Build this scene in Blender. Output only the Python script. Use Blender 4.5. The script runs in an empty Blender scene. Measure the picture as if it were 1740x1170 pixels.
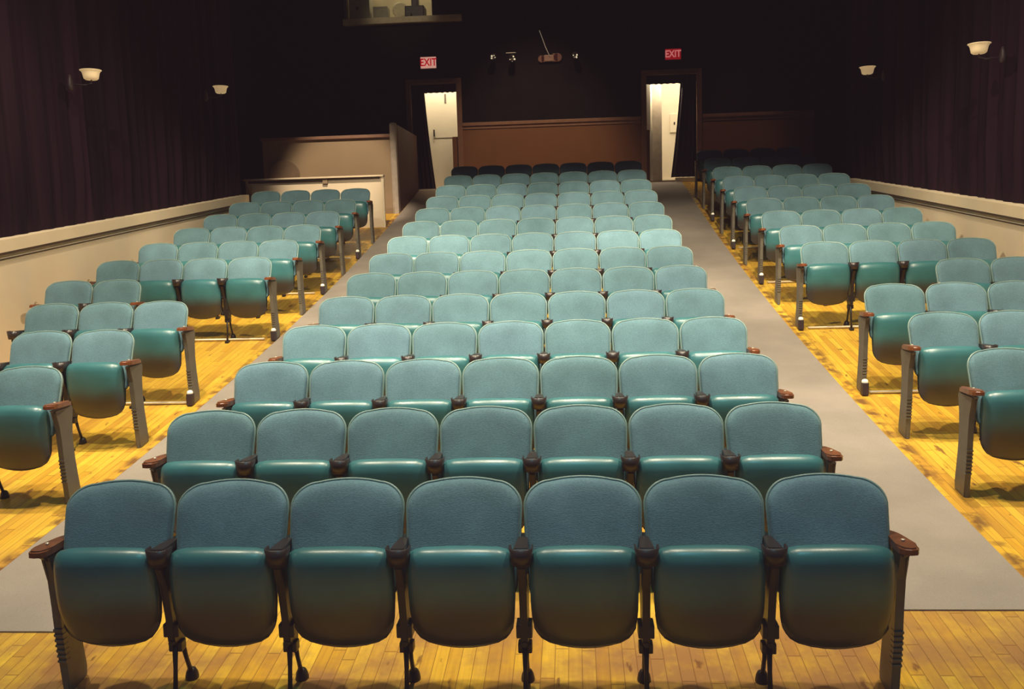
import bpy, bmesh, math, random
from mathutils import Vector, Matrix
random.seed(7)
C = bpy.context.scene.collection
PI = math.pi

# ------------------------------------------------------------------ the raked floor
Y1, STEP, PITCH = 3.8184, 1.03623, 0.51
def fl(y):
    t = max(y, 1.5) - Y1
    if y > 20.0: t = 20.0 - Y1
    return 0.09963*t + 0.00634*t*t - 9e-5*t**3
def row_y(r): return Y1 + (r-1)*STEP

# ------------------------------------------------------------------ materials
def new_mat(name):
    m = bpy.data.materials.new(name); m.use_nodes = True
    nt = m.node_tree; b = nt.nodes['Principled BSDF']
    return m, nt, b
def N(nt, kind, **kw):
    n = nt.nodes.new(kind)
    for k, v in kw.items():
        if k in n.inputs: n.inputs[k].default_value = v
        else: setattr(n, k, v)
    return n
def ramp(nt, fac, stops):
    r = nt.nodes.new('ShaderNodeValToRGB')
    e = r.color_ramp.elements
    e[0].position, e[0].color = stops[0][0], (*stops[0][1], 1)
    e[1].position, e[1].color = stops[-1][0], (*stops[-1][1], 1)
    for p, c in stops[1:-1]:
        x = e.new(p); x.color = (*c, 1)
    nt.links.new(fac, r.inputs['Fac'])
    return r.outputs['Color']
def mixc(nt, fac, a, b, mode='MIX'):
    n = nt.nodes.new('ShaderNodeMix'); n.data_type = 'RGBA'; n.blend_type = mode
    for sock, v in ((n.inputs[0], fac), (n.inputs[6], a), (n.inputs[7], b)):
        if hasattr(v, 'is_output'): nt.links.new(v, sock)
        elif isinstance(v, (int, float)): sock.default_value = v
        else: sock.default_value = (*v, 1)
    return n.outputs[2]
def math_n(nt, op, a, b=None, c=None):
    n = nt.nodes.new('ShaderNodeMath'); n.operation = op
    for i, v in enumerate((a, b, c)):
        if v is None: continue
        if hasattr(v, 'is_output'): nt.links.new(v, n.inputs[i])
        else: n.inputs[i].default_value = v
    return n.outputs[0]
def plain(name, col, rough=0.5, metal=0.0, var=0.12, scale=9.0, emit=None, es=0.0, bump=0.0, spec=0.5, bscale=None):
    m, nt, b = new_mat(name)
    tc = N(nt, 'ShaderNodeTexCoord')
    nz = N(nt, 'ShaderNodeTexNoise'); nz.inputs['Scale'].default_value = scale; nz.inputs['Detail'].default_value = 5
    nt.links.new(tc.outputs['Object'], nz.inputs['Vector'])
    lo = tuple(c*(1-var) for c in col); hi = tuple(min(1, c*(1+var)) for c in col)
    nt.links.new(ramp(nt, nz.outputs['Fac'], [(0.3, lo), (0.7, hi)]), b.inputs['Base Color'])
    b.inputs['Roughness'].default_value = rough; b.inputs['Metallic'].default_value = metal
    b.inputs['Specular IOR Level'].default_value = spec
    if emit: b.inputs['Emission Color'].default_value = (*emit, 1); b.inputs['Emission Strength'].default_value = es
    if bump:
        n2 = N(nt, 'ShaderNodeTexNoise'); n2.inputs['Scale'].default_value = bscale or scale*6
        nt.links.new(tc.outputs['Object'], n2.inputs['Vector'])
        bp = N(nt, 'ShaderNodeBump'); bp.inputs['Strength'].default_value = bump; bp.inputs['Distance'].default_value = 0.01
        nt.links.new(n2.outputs['Fac'], bp.inputs['Height']); nt.links.new(bp.outputs['Normal'], b.inputs['Normal'])
    return m

def upholstery(name, col, rough, weave, spec, coat=0.0, low_col=None):
    m, nt, b = new_mat(name)
    tc = N(nt, 'ShaderNodeTexCoord'); oi = N(nt, 'ShaderNodeObjectInfo')
    off = N(nt, 'ShaderNodeVectorMath', operation='SCALE'); off.inputs[0].default_value = (13, 7, 5)
    nt.links.new(oi.outputs['Random'], off.inputs['Scale'])
    ad = N(nt, 'ShaderNodeVectorMath', operation='ADD')
    nt.links.new(tc.outputs['Object'], ad.inputs[0]); nt.links.new(off.outputs[0], ad.inputs[1])
    n1 = N(nt, 'ShaderNodeTexNoise'); n1.inputs['Scale'].default_value = 5; n1.inputs['Detail'].default_value = 6
    nt.links.new(ad.outputs[0], n1.inputs['Vector'])
    c1 = ramp(nt, n1.outputs['Fac'], [(0.3, tuple(c*0.86 for c in col)), (0.72, tuple(c*1.14 for c in col))])
    hv = N(nt, 'ShaderNodeHueSaturation')
    nt.links.new(math_n(nt, 'MULTIPLY_ADD', oi.outputs['Random'], 0.22, 0.9), hv.inputs['Value'])
    nt.links.new(math_n(nt, 'MULTIPLY_ADD', oi.outputs['Random'], 0.014, 0.493), hv.inputs['Hue'])
    nt.links.new(c1, hv.inputs['Color'])
    mp = N(nt, 'ShaderNodeMapping'); mp.inputs['Scale'].default_value = (60, 60, 170)
    nt.links.new(ad.outputs[0], mp.inputs['Vector'])
    n2 = N(nt, 'ShaderNodeTexNoise'); n2.inputs['Scale'].default_value = 1.6; n2.inputs['Detail'].default_value = 3
    nt.links.new(mp.outputs['Vector'], n2.inputs['Vector'])
    c2 = mixc(nt, weave, hv.outputs['Color'], ramp(nt, n2.outputs['Fac'], [(0.35, (0.45,)*3), (0.65, (1.0,)*3)]), 'MULTIPLY')
    if low_col:                                                     # colour blends to dark brown towards the bottom of the seat shell
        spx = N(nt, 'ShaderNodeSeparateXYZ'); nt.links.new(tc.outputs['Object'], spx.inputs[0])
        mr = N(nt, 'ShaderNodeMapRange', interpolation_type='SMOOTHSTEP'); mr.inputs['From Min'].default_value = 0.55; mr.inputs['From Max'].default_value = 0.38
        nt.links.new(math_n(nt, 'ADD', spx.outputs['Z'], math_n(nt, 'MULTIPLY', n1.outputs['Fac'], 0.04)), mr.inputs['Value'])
        c2 = mixc(nt, mr.outputs[0], c2, low_col)
    nt.links.new(c2, b.inputs['Base Color'])
    b.inputs['Roughness'].default_value = rough; b.inputs['Specular IOR Level'].default_value = spec
    b.inputs['Coat Weight'].default_value = coat; b.inputs['Coat Roughness'].default_value = 0.3
    if weave > 0.2:
        b.inputs['Sheen Weight'].default_value = 0.25; b.inputs['Sheen Tint'].default_value = (0.85, 1, 0.9, 1)
        b.inputs['Sheen Roughness'].default_value = 0.4
    bp = N(nt, 'ShaderNodeBump'); bp.inputs['Strength'].default_value = 0.35 if weave > .2 else 0.08; bp.inputs['Distance'].default_value = 0.004
    nt.links.new(n2.outputs['Fac'], bp.inputs['Height']); nt.links.new(bp.outputs['Normal'], b.inputs['Normal'])
    return m

M = {}
M['fabric'] = upholstery('teal_fabric', (0.128, 0.240, 0.290), 0.8, 0.4, 0.25)
M['vinyl'] = upholstery('teal_vinyl', (0.042, 0.17, 0.19), 0.36, 0.05, 0.6, 0.3, low_col=(0.034, 0.028, 0.023))
M['piping'] = plain('worn_teal_edging', (0.21, 0.31, 0.29), 0.35)
M['iron'] = plain('dark_cast_iron', (0.022, 0.017, 0.016), 0.42, 0.2)
M['bakelite'] = plain('black_armrest', (0.03, 0.021, 0.02), 0.33)
M['endpaint'] = plain('grey_olive_paint', (0.135, 0.12, 0.09), 0.45)
M['armwood'] = plain('varnished_arm_wood', (0.20, 0.062, 0.022), 0.3, scale=20, var=0.3)
M['steel'] = plain('pale_steel', (0.75, 0.66, 0.5), 0.35, 0.3)
M['cream'] = plain('cream_wall_paint', (0.78, 0.65, 0.48), 0.7, var=0.05, scale=1.2)
M['creamcap'] = plain('cream_ledge_paint', (0.80, 0.66, 0.47), 0.55, var=0.05, scale=2)
M['darkline'] = plain('dark_brown_strip', (0.07, 0.035, 0.015), 0.6)  # dark brown of the thin strips under ledges and caps
M['black'] = plain('black_drape', (0.009, 0.007, 0.008), 0.9, var=0.2, scale=3, spec=0.1)
M['ceil'] = plain('black_ceiling', (0.015, 0.012, 0.012), 0.9, spec=0.1)
M['brown'] = plain('brown_wainscot', (0.17, 0.072, 0.024), 0.7, var=0.08, scale=2)
M['brownrail'] = plain('brown_trim_paint', (0.22, 0.115, 0.07), 0.6)
M['tan'] = plain('tan_partition_paint', (0.30, 0.215, 0.13), 0.7, var=0.06, scale=2)
M['tandark'] = plain('dark_brown_disc', (0.14, 0.09, 0.05), 0.7)
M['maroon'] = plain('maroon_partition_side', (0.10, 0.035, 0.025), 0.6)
M['post'] = plain('pale_grey_post', (0.42, 0.36, 0.30), 0.55)
M['white'] = plain('warm_white_paint', (0.80, 0.72, 0.58), 0.6, var=0.03, scale=3)
M['greydoor'] = plain('grey_brown_door', (0.28, 0.22, 0.16), 0.6)
M['darkmetal'] = plain('dark_fitting', (0.03, 0.022, 0.018), 0.4, 0.5)
M['shade'] = plain('cream_glass_shade', (0.75, 0.62, 0.42), 0.5, emit=(1, 0.70, 0.36), es=0.30)
M['bracket'] = plain('dull_sconce_bracket', (0.045, 0.03, 0.035), 0.5, 0.3)
M['aislelamp'] = plain('aisle_light_lens', (0.9, 0.85, 0.7), 0.4, emit=(1, 0.85, 0.6), es=0.5)
M['glint'] = plain('lamp_glint_glow', (0.8, 0.75, 0.6), 0.2, 0.4, emit=(1, 0.87, 0.6), es=0.55)  # the glow stands in for glints reflected by the small lamps
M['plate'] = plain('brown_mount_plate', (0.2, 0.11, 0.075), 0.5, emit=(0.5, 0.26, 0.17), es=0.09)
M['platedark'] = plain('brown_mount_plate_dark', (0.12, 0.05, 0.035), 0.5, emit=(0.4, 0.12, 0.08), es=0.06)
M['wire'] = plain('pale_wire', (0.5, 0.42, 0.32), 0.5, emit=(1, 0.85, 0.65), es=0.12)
M['signred'] = plain('red_sign_lens', (0.30, 0.01, 0.012), 0.35, emit=(1, 0.02, 0.03), es=0.20)
M['signpink'] = plain('lit_pink_sign_lens', (0.8, 0.5, 0.42), 0.4, emit=(1.0, 0.50, 0.40), es=0.50)
M['signletter'] = plain('red_sign_letter', (0.4, 0.0, 0.01), 0.4, emit=(1, 0.0, 0.02), es=0.30)
M['signletterpale'] = plain('pale_sign_letter', (0.8, 0.35, 0.35), 0.4, emit=(1, 0.30, 0.30), es=0.42)
M['signcase'] = plain('sign_case', (0.09, 0.03, 0.03), 0.5)
M['boothwall'] = plain('booth_wall', (0.36, 0.31, 0.20), 0.8, var=0.2, scale=2)
M['boothgrey'] = plain('booth_grey', (0.26, 0.25, 0.19), 0.7)
M['boothdark'] = plain('booth_equipment', (0.02, 0.014, 0.016), 0.5)
M['boothwhite'] = plain('booth_white', (0.65, 0.58, 0.38), 0.7)
M['boothtan'] = plain('booth_sill', (0.5, 0.42, 0.28), 0.7)
M['label'] = plain('dark_label', (0.18, 0.15, 0.12), 0.6)

def curtain_mat(name, col):
    m, nt, b = new_mat(name)
    tc = N(nt, 'ShaderNodeTexCoord'); sp = N(nt, 'ShaderNodeSeparateXYZ')
    nt.links.new(tc.outputs['Object'], sp.inputs[0])
    mp = N(nt, 'ShaderNodeMapping'); mp.inputs['Scale'].default_value = (1, 3.2, 0.1)
    nt.links.new(tc.outputs['Object'], mp.inputs['Vector'])
    n1 = N(nt, 'ShaderNodeTexNoise'); n1.inputs['Scale'].default_value = 1.5; n1.inputs['Detail'].default_value = 4
    nt.links.new(mp.outputs['Vector'], n1.inputs['Vector'])
    nt.links.new(ramp(nt, n1.outputs['Fac'], [(0.3, tuple(c*0.35 for c in col)), (0.7, tuple(c*1.4 for c in col))]), b.inputs['Base Color'])  # streaks put the folds' highlights and shade into the velvet colour
    b.inputs['Roughness'].default_value = 0.95; b.inputs['Specular IOR Level'].default_value = 0.1
    return m
M['drape'] = curtain_mat('purple_velvet', (0.017, 0.0062, 0.0118))

def wood_floor():
    m, nt, b = new_mat('plank_floor')
    tc = N(nt, 'ShaderNodeTexCoord'); sp = N(nt, 'ShaderNodeSeparateXYZ')
    nt.links.new(tc.outputs['Object'], sp.inputs[0])
    X, Y = sp.outputs['X'], sp.outputs['Y']
    W = 0.062
    q = math_n(nt, 'DIVIDE', X, W)
    idx = math_n(nt, 'FLOOR', q); fx = math_n(nt, 'FRACT', q)
    wn = N(nt, 'ShaderNodeTexWhiteNoise', noise_dimensions='1D'); nt.links.new(idx, wn.inputs['W'])
    yy = math_n(nt, 'ADD', math_n(nt, 'DIVIDE', Y, 0.95), math_n(nt, 'MULTIPLY', wn.outputs['Value'], 7.3))
    idy = math_n(nt, 'FLOOR', yy); fy = math_n(nt, 'FRACT', yy)
    cb = N(nt, 'ShaderNodeCombineXYZ'); nt.links.new(idx, cb.inputs[0]); nt.links.new(idy, cb.inputs[1])
    wn2 = N(nt, 'ShaderNodeTexWhiteNoise', noise_dimensions='2D'); nt.links.new(cb.outputs[0], wn2.inputs['Vector'])
    base = ramp(nt, wn2.outputs['Value'], [(0.0, (0.58, 0.31, 0.03)), (0.35, (0.74, 0.45, 0.04)), (0.7, (0.82, 0.53, 0.05)), (1.0, (0.70, 0.38, 0.03))])
    # grain
    mp = N(nt, 'ShaderNodeMapping'); mp.inputs['Scale'].default_value = (40, 2.2, 1)
    nt.links.new(tc.outputs['Object'], mp.inputs['Vector'])
    g = N(nt, 'ShaderNodeTexNoise'); g.inputs['Scale'].default_value = 1.3; g.inputs['Detail'].default_value = 6
    nt.links.new(mp.outputs['Vector'], g.inputs['Vector'])
    c = mixc(nt, 0.4, base, ramp(nt, g.outputs['Fac'], [(0.3, (0.55, 0.45, 0.35)), (0.6, (1, 1, 1))]), 'MULTIPLY')
    # wear: dull brown / pink patches, strongest in front of the seats
    w1 = N(nt, 'ShaderNodeTexNoise'); w1.inputs['Scale'].default_value = 1.1; w1.inputs['Detail'].default_value = 7; w1.inputs['Roughness'].default_value = 0.65
    nt.links.new(tc.outputs['Object'], w1.inputs['Vector'])
    front = N(nt, 'ShaderNodeMapRange'); front.inputs['From Min'].default_value = 5.2; front.inputs['From Max'].default_value = 4.0
    nt.links.new(Y, front.inputs['Value'])
    wf = math_n(nt, 'MULTIPLY', ramp(nt, w1.outputs['Fac'], [(0.40, (0, 0, 0)), (0.56, (1, 1, 1))]), math_n(nt, 'MULTIPLY_ADD', front.outputs[0], 0.75, 0.16))
    c = mixc(nt, wf, c, (0.34, 0.17, 0.065))
    # dark flecks
    s1 = N(nt, 'ShaderNodeTexNoise'); s1.inputs['Scale'].default_value = 9; s1.inputs['Detail'].default_value = 5
    mp3 = N(nt, 'ShaderNodeMapping'); mp3.inputs['Scale'].default_value = (1.6, 0.55, 1)
    nt.links.new(tc.outputs['Object'], mp3.inputs['Vector']); nt.links.new(mp3.outputs['Vector'], s1.inputs['Vector'])
    c = mixc(nt, ramp(nt, s1.outputs['Fac'], [(0.65, (0, 0, 0)), (0.71, (0.8,)*3)]), c, (0.16, 0.06, 0.02))
    # old glue mottling beside the carpet runners
    ax = math_n(nt, 'ABSOLUTE', math_n(nt, 'ADD', X, 0.0))
    dist = math_n(nt, 'ABSOLUTE', math_n(nt, 'SUBTRACT', ax, 2.865))
    gl = N(nt, 'ShaderNodeTexNoise'); gl.inputs['Scale'].default_value = 7; gl.inputs['Detail'].default_value = 6
    nt.links.new(tc.outputs['Object'], gl.inputs['Vector'])
    near = N(nt, 'ShaderNodeMapRange'); near.inputs['From Min'].default_value = 0.09; near.inputs['From Max'].default_value = 0.02
    nt.links.new(dist, near.inputs['Value'])
    c = mixc(nt, math_n(nt, 'MULTIPLY', near.outputs[0], ramp(nt, gl.outputs['Fac'], [(0.45, (0, 0, 0)), (0.6, (0.85,)*3)])), c, (0.13, 0.055, 0.025))
    # red paint stain at both front corners
    rx = N(nt, 'ShaderNodeMapRange'); rx.inputs['From Min'].default_value = 1.8; rx.inputs['From Max'].default_value = 2.5; rx.inputs['To Max'].default_value = 0.5
    nt.links.new(ax, rx.inputs['Value'])
    ry = N(nt, 'ShaderNodeMapRange'); ry.inputs['From Min'].default_value = 4.25; ry.inputs['From Max'].default_value = 4.0
    nt.links.new(Y, ry.inputs['Value'])
    lft = N(nt, 'ShaderNodeMapRange'); lft.inputs['From Min'].default_value = 0.5; lft.inputs['From Max'].default_value = -0.5
    lft.inputs['To Min'].default_value = 0.0; lft.inputs['To Max'].default_value = 0.12
    nt.links.new(X, lft.inputs['Value'])
    rr = math_n(nt, 'MULTIPLY', ry.outputs[0], math_n(nt, 'ADD', rx.outputs[0], lft.outputs[0]))
    rm = ramp(nt, math_n(nt, 'ADD', rr, math_n(nt, 'MULTIPLY', w1.outputs['Fac'], 0.7)), [(0.86, (0, 0, 0)), (0.98, (0.85,)*3)])
    c = mixc(nt, rm, c, (0.24, 0.05, 0.03))
    # joints
    jx = math_n(nt, 'LESS_THAN', math_n(nt, 'ABSOLUTE', math_n(nt, 'SUBTRACT', fx, 0.5)), 0.465)
    jy = math_n(nt, 'LESS_THAN', math_n(nt, 'ABSOLUTE', math_n(nt, 'SUBTRACT', fy, 0.5)), 0.496)
    j = math_n(nt, 'MULTIPLY', jx, jy)
    c = mixc(nt, math_n(nt, 'MULTIPLY', math_n(nt, 'SUBTRACT', 1.0, j), 0.6), c, (0.18, 0.07, 0.015))
    nt.links.new(c, b.inputs['Base Color'])
    b.inputs['Roughness'].default_value = 0.42; b.inputs['Specular IOR Level'].default_value = 0.35
    bp = N(nt, 'ShaderNodeBump'); bp.inputs['Strength'].default_value = 0.25; bp.inputs['Distance'].default_value = 0.003
    nt.links.new(j, bp.inputs['Height']); nt.links.new(bp.outputs['Normal'], b.inputs['Normal'])
    return m
M['floor'] = wood_floor()
def carpet_mat():
    m, nt, b = new_mat('grey_carpet')
    tc = N(nt, 'ShaderNodeTexCoord')
    n1 = N(nt, 'ShaderNodeTexNoise'); n1.inputs['Scale'].default_value = 2.0; n1.inputs['Detail'].default_value = 6
    n2 = N(nt, 'ShaderNodeTexNoise'); n2.inputs['Scale'].default_value = 160; n2.inputs['Detail'].default_value = 2
    for n in (n1, n2): nt.links.new(tc.outputs['Object'], n.inputs['Vector'])
    c = ramp(nt, n1.outputs['Fac'], [(0.3, (0.27, 0.235, 0.205)), (0.7, (0.335, 0.29, 0.25))])
    c = mixc(nt, 0.3, c, ramp(nt, n2.outputs['Fac'], [(0.3, (0.6,)*3), (0.6, (1,)*3)]), 'MULTIPLY')
    nt.links.new(c, b.inputs['Base Color']); b.inputs['Roughness'].default_value = 0.95; b.inputs['Specular IOR Level'].default_value = 0.1
    bp = N(nt, 'ShaderNodeBump'); bp.inputs['Strength'].default_value = 0.3; bp.inputs['Distance'].default_value = 0.004
    nt.links.new(n2.outputs['Fac'], bp.inputs['Height']); nt.links.new(bp.outputs['Normal'], b.inputs['Normal'])
    return m
M['carpet'] = carpet_mat()

# ------------------------------------------------------------------ mesh helpers
def mesh_of(name, bm, mat, smooth=False):
    bmesh.ops.recalc_face_normals(bm, faces=bm.faces)
    me = bpy.data.meshes.new(name); bm.to_mesh(me); bm.free()
    me.materials.append(M[mat])
    if smooth:
        for p in me.polygons: p.use_smooth = True
    return me
def obj(name, bm, mat, parent=None, smooth=False, label=None):
    o = bpy.data.objects.new(name, mesh_of(name, bm, mat, smooth)); C.objects.link(o)
    if parent: o.parent = parent
    if label: o['label'] = label
    return o
def tag(o, label, cat, group=None, kind=None):
    o['label'] = label; o['category'] = cat
    if group: o['group'] = group
    if kind: o['kind'] = kind
    return o
def thing(name, label, cat, loc=(0, 0, 0), rz=0, group=None):
    o = bpy.data.objects.new(name, None); C.objects.link(o); o.empty_display_size = 0.1
    o.location = loc; o.rotation_euler = (0, 0, rz)
    return tag(o, label, cat, group)
def struct(name, bm, mat, smooth=False):
    o = obj(name, bm, mat, None, smooth); o['kind'] = 'structure'; return o
def box(bm, x0, x1, y0, y1, z0, z1, bev=0.0):
    r = bmesh.ops.create_cube(bm, size=1.0)
    for v in r['verts']:
        v.co = Vector(((x0+x1)/2 + v.co.x*(x1-x0), (y0+y1)/2 + v.co.y*(y1-y0), (z0+z1)/2 + v.co.z*(z1-z0)))
    if bev:
        es = list({e for v in r['verts'] for e in v.link_edges})
        bmesh.ops.bevel(bm, geom=es, offset=bev, segments=2, affect='EDGES', profile=0.6)
def B(*a, bev=0.0):
    bm = bmesh.new(); box(bm, *a, bev=bev); return bm
def tube(bm, pts, r, n=8, caps=True, ref=(1, 0, 0)):
    pts = [Vector(p) for p in pts]; rs = r if isinstance(r, (list, tuple)) else [r]*len(pts)
    rings = []
    ref = Vector(ref)
    for i, p in enumerate(pts):
        d = (pts[min(i+1, len(pts)-1)] - pts[max(i-1, 0)]).normalized()
        up = ref if abs(d.dot(ref)) < 0.95 else Vector((0, 0, 1))
        a = d.cross(up).normalized(); b2 = d.cross(a).normalized()
        rings.append([bm.verts.new(p + (a*math.cos(2*PI*k/n) + b2*math.sin(2*PI*k/n))*rs[i]) for k in range(n)])
    for i in range(len(rings)-1):
        for k in range(n): bm.faces.new((rings[i][k], rings[i][(k+1) % n], rings[i+1][(k+1) % n], rings[i+1][k]))
    if caps: bm.faces.new(rings[0][::-1]); bm.faces.new(rings[-1])
def lathe(bm, prof, n=32, centre=(0, 0, 0), axis='Z'):
    rings = []
    for r, h in prof:
        ring = []
        for k in range(n):
            a = 2*PI*k/n; x, y = r*math.cos(a), r*math.sin(a)
            p = (x, y, h) if axis == 'Z' else (x, h, y)
            ring.append(bm.verts.new((p[0]+centre[0], p[1]+centre[1], p[2]+centre[2])))
        rings.append(ring)
    for i in range(len(rings)-1):
        for k in range(n): bm.faces.new((rings[i][k], rings[i][(k+1) % n], rings[i+1][(k+1) % n], rings[i+1][k]))
    bm.faces.new(rings[0]); bm.faces.new(rings[-1][::-1])
def prism_yz(bm, poly, x0, x1, bev=0.0):
    a = [bm.verts.new((x0, y, z)) for y, z in poly]; b = [bm.verts.new((x1, y, z)) for y, z in poly]
    fs = [bm.faces.new(a), bm.faces.new(b[::-1])]
    n = len(poly)
    for i in range(n): bm.faces.new((a[i], b[i], b[(i+1) % n], a[(i+1) % n]))
    if bev:
        es = list({e for f in fs for e in f.edges})
        bmesh.ops.bevel(bm, geom=es, offset=bev, segments=2, affect='EDGES')
def prism_xy(bm, poly, z0f, z1f, bev=0.0):
    a = [bm.verts.new((x, y, z0f(y))) for x, y in poly]; b = [bm.verts.new((x, y, z1f(y))) for x, y in poly]
    fs = [bm.faces.new(a), bm.faces.new(b[::-1])]
    n = len(poly)
    for i in range(n): bm.faces.new((a[i], b[i], b[(i+1) % n], a[(i+1) % n]))
    if bev:
        bmesh.ops.bevel(bm, geom=list(fs[1].edges), offset=bev, segments=3, affect='EDGES')

# ------------------------------------------------------------------ the theatre seat
def back_outline(n=72):
    """rounded outline of the backrest in (x, z)"""
    hw, zt, zb, rt, rb = 0.247, 0.893, 0.44, 0.108, 0.05
    pts = []
    def arc(cx, cz, r, a0, a1, k, e=1.0):
        for i in range(k+1):
            a = math.radians(a0 + (a1-a0)*i/k); pts.append((cx + r*math.cos(a), cz + r*e*math.sin(a)))
    arc(hw-rt, zt-rt*0.85, rt, 0, 90, 9, 0.85)
    for i in range(1, 10):
        x = (hw-rt)*(1-2*i/10); pts.append((x, zt + 0.011*(1-(x/(hw-rt))**2)))
    arc(-(hw-rt), zt-rt*0.85, rt, 90, 180, 9, 0.85)
    for i in range(1, 7): pts.append((-hw + 0.012*i/7, zt-rt*0.85 - (zt-rt*0.85-zb-rb)*i/7))
    arc(-(hw-rb-0.012), zb+rb, rb, 180, 270, 4)
    for i in range(1, 6): pts.append((-(hw-rb-0.012)*(1-2*i/6), zb))
    arc(hw-rb-0.012, zb+rb, rb, 270, 360, 4)
    for i in range(1, 7): pts.append((hw - 0.012*(1-i/7), zb+rb + (zt-rt*0.85-zb-rb)*i/7))
    return pts
def back_y(x, z):
    return -0.17*(0.905-z)/0.455 - 0.045*(x/0.244)**2 + 0.012
def backrest_bm():
    bm = bmesh.new(); out = back_outline(); cx, cz = 0, 0.67
    prof = [(0.97, 0.052), (0.985, 0.03), (0.985, 0.012), (0.965, -0.004), (0.93, -0.012), (0.86, -0.019), (0.72, -0.024), (0.5, -0.027), (0.25, -0.029)]
    rings = []
    for s, d in prof:
        ring = []
        for x, z in out:
            X, Z = cx+(x-cx)*s, cz+(z-cz)*s
            ring.append(bm.verts.new((X, back_y(X, Z)+d, Z)))
        rings.append(ring)
    n = len(out)
    for i in range(len(rings)-1):
        for k in range(n): bm.faces.new((rings[i][k], rings[i][(k+1) % n], rings[i+1][(k+1) % n], rings[i+1][k]))
    for ring, d in ((rings[0], 0.054), (rings[-1], -0.029)):
        c = bm.verts.new((cx, back_y(cx, cz)+d, cz))
        for k in range(n): bm.faces.new((ring[k], ring[(k+1) % n], c))
    return bm
def piping_bm():
    bm = bmesh.new(); out = back_outline()
    loop = [(x, back_y(x, z)+0.022, z) for x, z in out if z > 0.5]
    # order from right-low up and over to left-low
    right = [p for p in loop if p[0] > 0.19 and p[2] < 0.79][::-1]
    k = [i for i, p in enumerate(out) if p[1] > 0.5]
    n = len(out); start = next(i for i in range(n) if out[i][1] > 0.5 and out[i-1][1] <= 0.5)
    seq = []
    i = start
    while out[i % n][1] > 0.5:
        x, z = out[i % n]; seq.append((x, back_y(x, z)+0.022, z)); i += 1
    # remove near-duplicates
    s2 = [seq[0]]
    for p in seq[1:]:
        if (Vector(p)-Vector(s2[-1])).length > 0.004: s2.append(p)
    tube(bm, s2, 0.0062, 6, True, (0, 1, 0))
    return bm
def cushion_bm():
    """seat folded up: the rounded underside faces the front"""
    bm = bmesh.new()
    # side profile, counter-clockwise in (y, z)
    prof = [(-0.165, 0.30), (-0.155, 0.45), (-0.165, 0.62), (-0.180, 0.660), (-0.205, 0.680), (-0.235, 0.684), (-0.262, 0.672),
            (-0.279, 0.650), (-0.287, 0.615), (-0.287, 0.55), (-0.281, 0.47), (-0.269, 0.38), (-0.250, 0.30), (-0.232, 0.255), (-0.215, 0.236), (-0.195, 0.240), (-0.175, 0.265)]
    xs = [-1, -0.985, -0.94, -0.86, -0.7, -0.45, -0.2, 0, 0.2, 0.45, 0.7, 0.86, 0.94, 0.985, 1]
    cy, cz = -0.215, 0.46
    rings = []
    for u in xs:
        ring = []
        a = abs(u)
        inset = 0.0 if a < 0.7 else ((a-0.7)/0.3)**2.6
        for y, z in prof:
            low = max(0, (0.45-z)/0.21)
            hw = 0.222 - 0.010*low*low
            Y = y + (cy-y)*0.45*inset
            Z = z
            if z > cz: Z = z - (z-cz)/0.22*(0.028*inset + 0.010*u*u)
            else: Z = z + (cz-z)/0.22*(0.038*inset + 0.050*u*u)
            Y += 0.018*u*u if y < cy else 0
            ring.append(bm.verts.new((u*hw, Y, Z)))
        rings.append(ring)
    n = len(prof)
    for i in range(len(rings)-1):
        for k in range(n): bm.faces.new((rings[i][k], rings[i][(k+1) % n], rings[i+1][(k+1) % n], rings[i+1][k]))
    bm.faces.new(rings[0]); bm.faces.new(rings[-1][::-1])
    return bm
def arm_z(y): return 0.674 - 0.06*y
def inner_arm_bm():
    bm = bmesh.new()
    poly = [(-0.016, -0.03), (-0.019, -0.12), (-0.026, -0.20), (-0.032, -0.262), (-0.028, -0.275), (0.028, -0.275), (0.032, -0.262), (0.026, -0.20), (0.019, -0.12), (0.016, -0.03)]
    prism_xy(bm, poly, lambda y: arm_z(y)-0.026, arm_z, 0.006)
    return bm
def cup_bm():
    """rounded open-topped bracket under the front of the armrest"""
    bm = bmesh.new(); n = 13
    o_, i_ = [], []
    for k in range(n):
        a = PI + PI*k/(n-1)
        o_.append((0.05*math.cos(a), -0.262 + 0.036*math.sin(a))); i_.append((0.042*math.cos(a), -0.262 + 0.029*math.sin(a)))
    o_ = [(-0.05, -0.225)] + o_ + [(0.05, -0.225)]; i_ = [(-0.042, -0.225)] + i_ + [(0.042, -0.225)]
    V = lambda p, z: bm.verts.new((p[0], p[1], z))
    sh = 0.82
    a = [V(p, 0.690) for p in o_]; b = [V((p[0]*sh, p[1]*0.9-0.025), 0.618) for p in o_]; c = [V(p, 0.690) for p in i_]; d = [V((p[0]*sh, p[1]*0.9-0.025), 0.63) for p in i_]
    m = len(o_)
    for k in range(m-1):
        bm.faces.new((a[k], a[k+1], b[k+1], b[k])); bm.faces.new((c[k+1], c[k], d[k], d[k+1])); bm.faces.new((a[k+1], a[k], c[k], c[k+1]))
    bm.faces.new(b); bm.faces.new(d[::-1])
    for k in (0, m-1): bm.faces.new((a[k], b[k], d[k], c[k]))
    return bm
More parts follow.
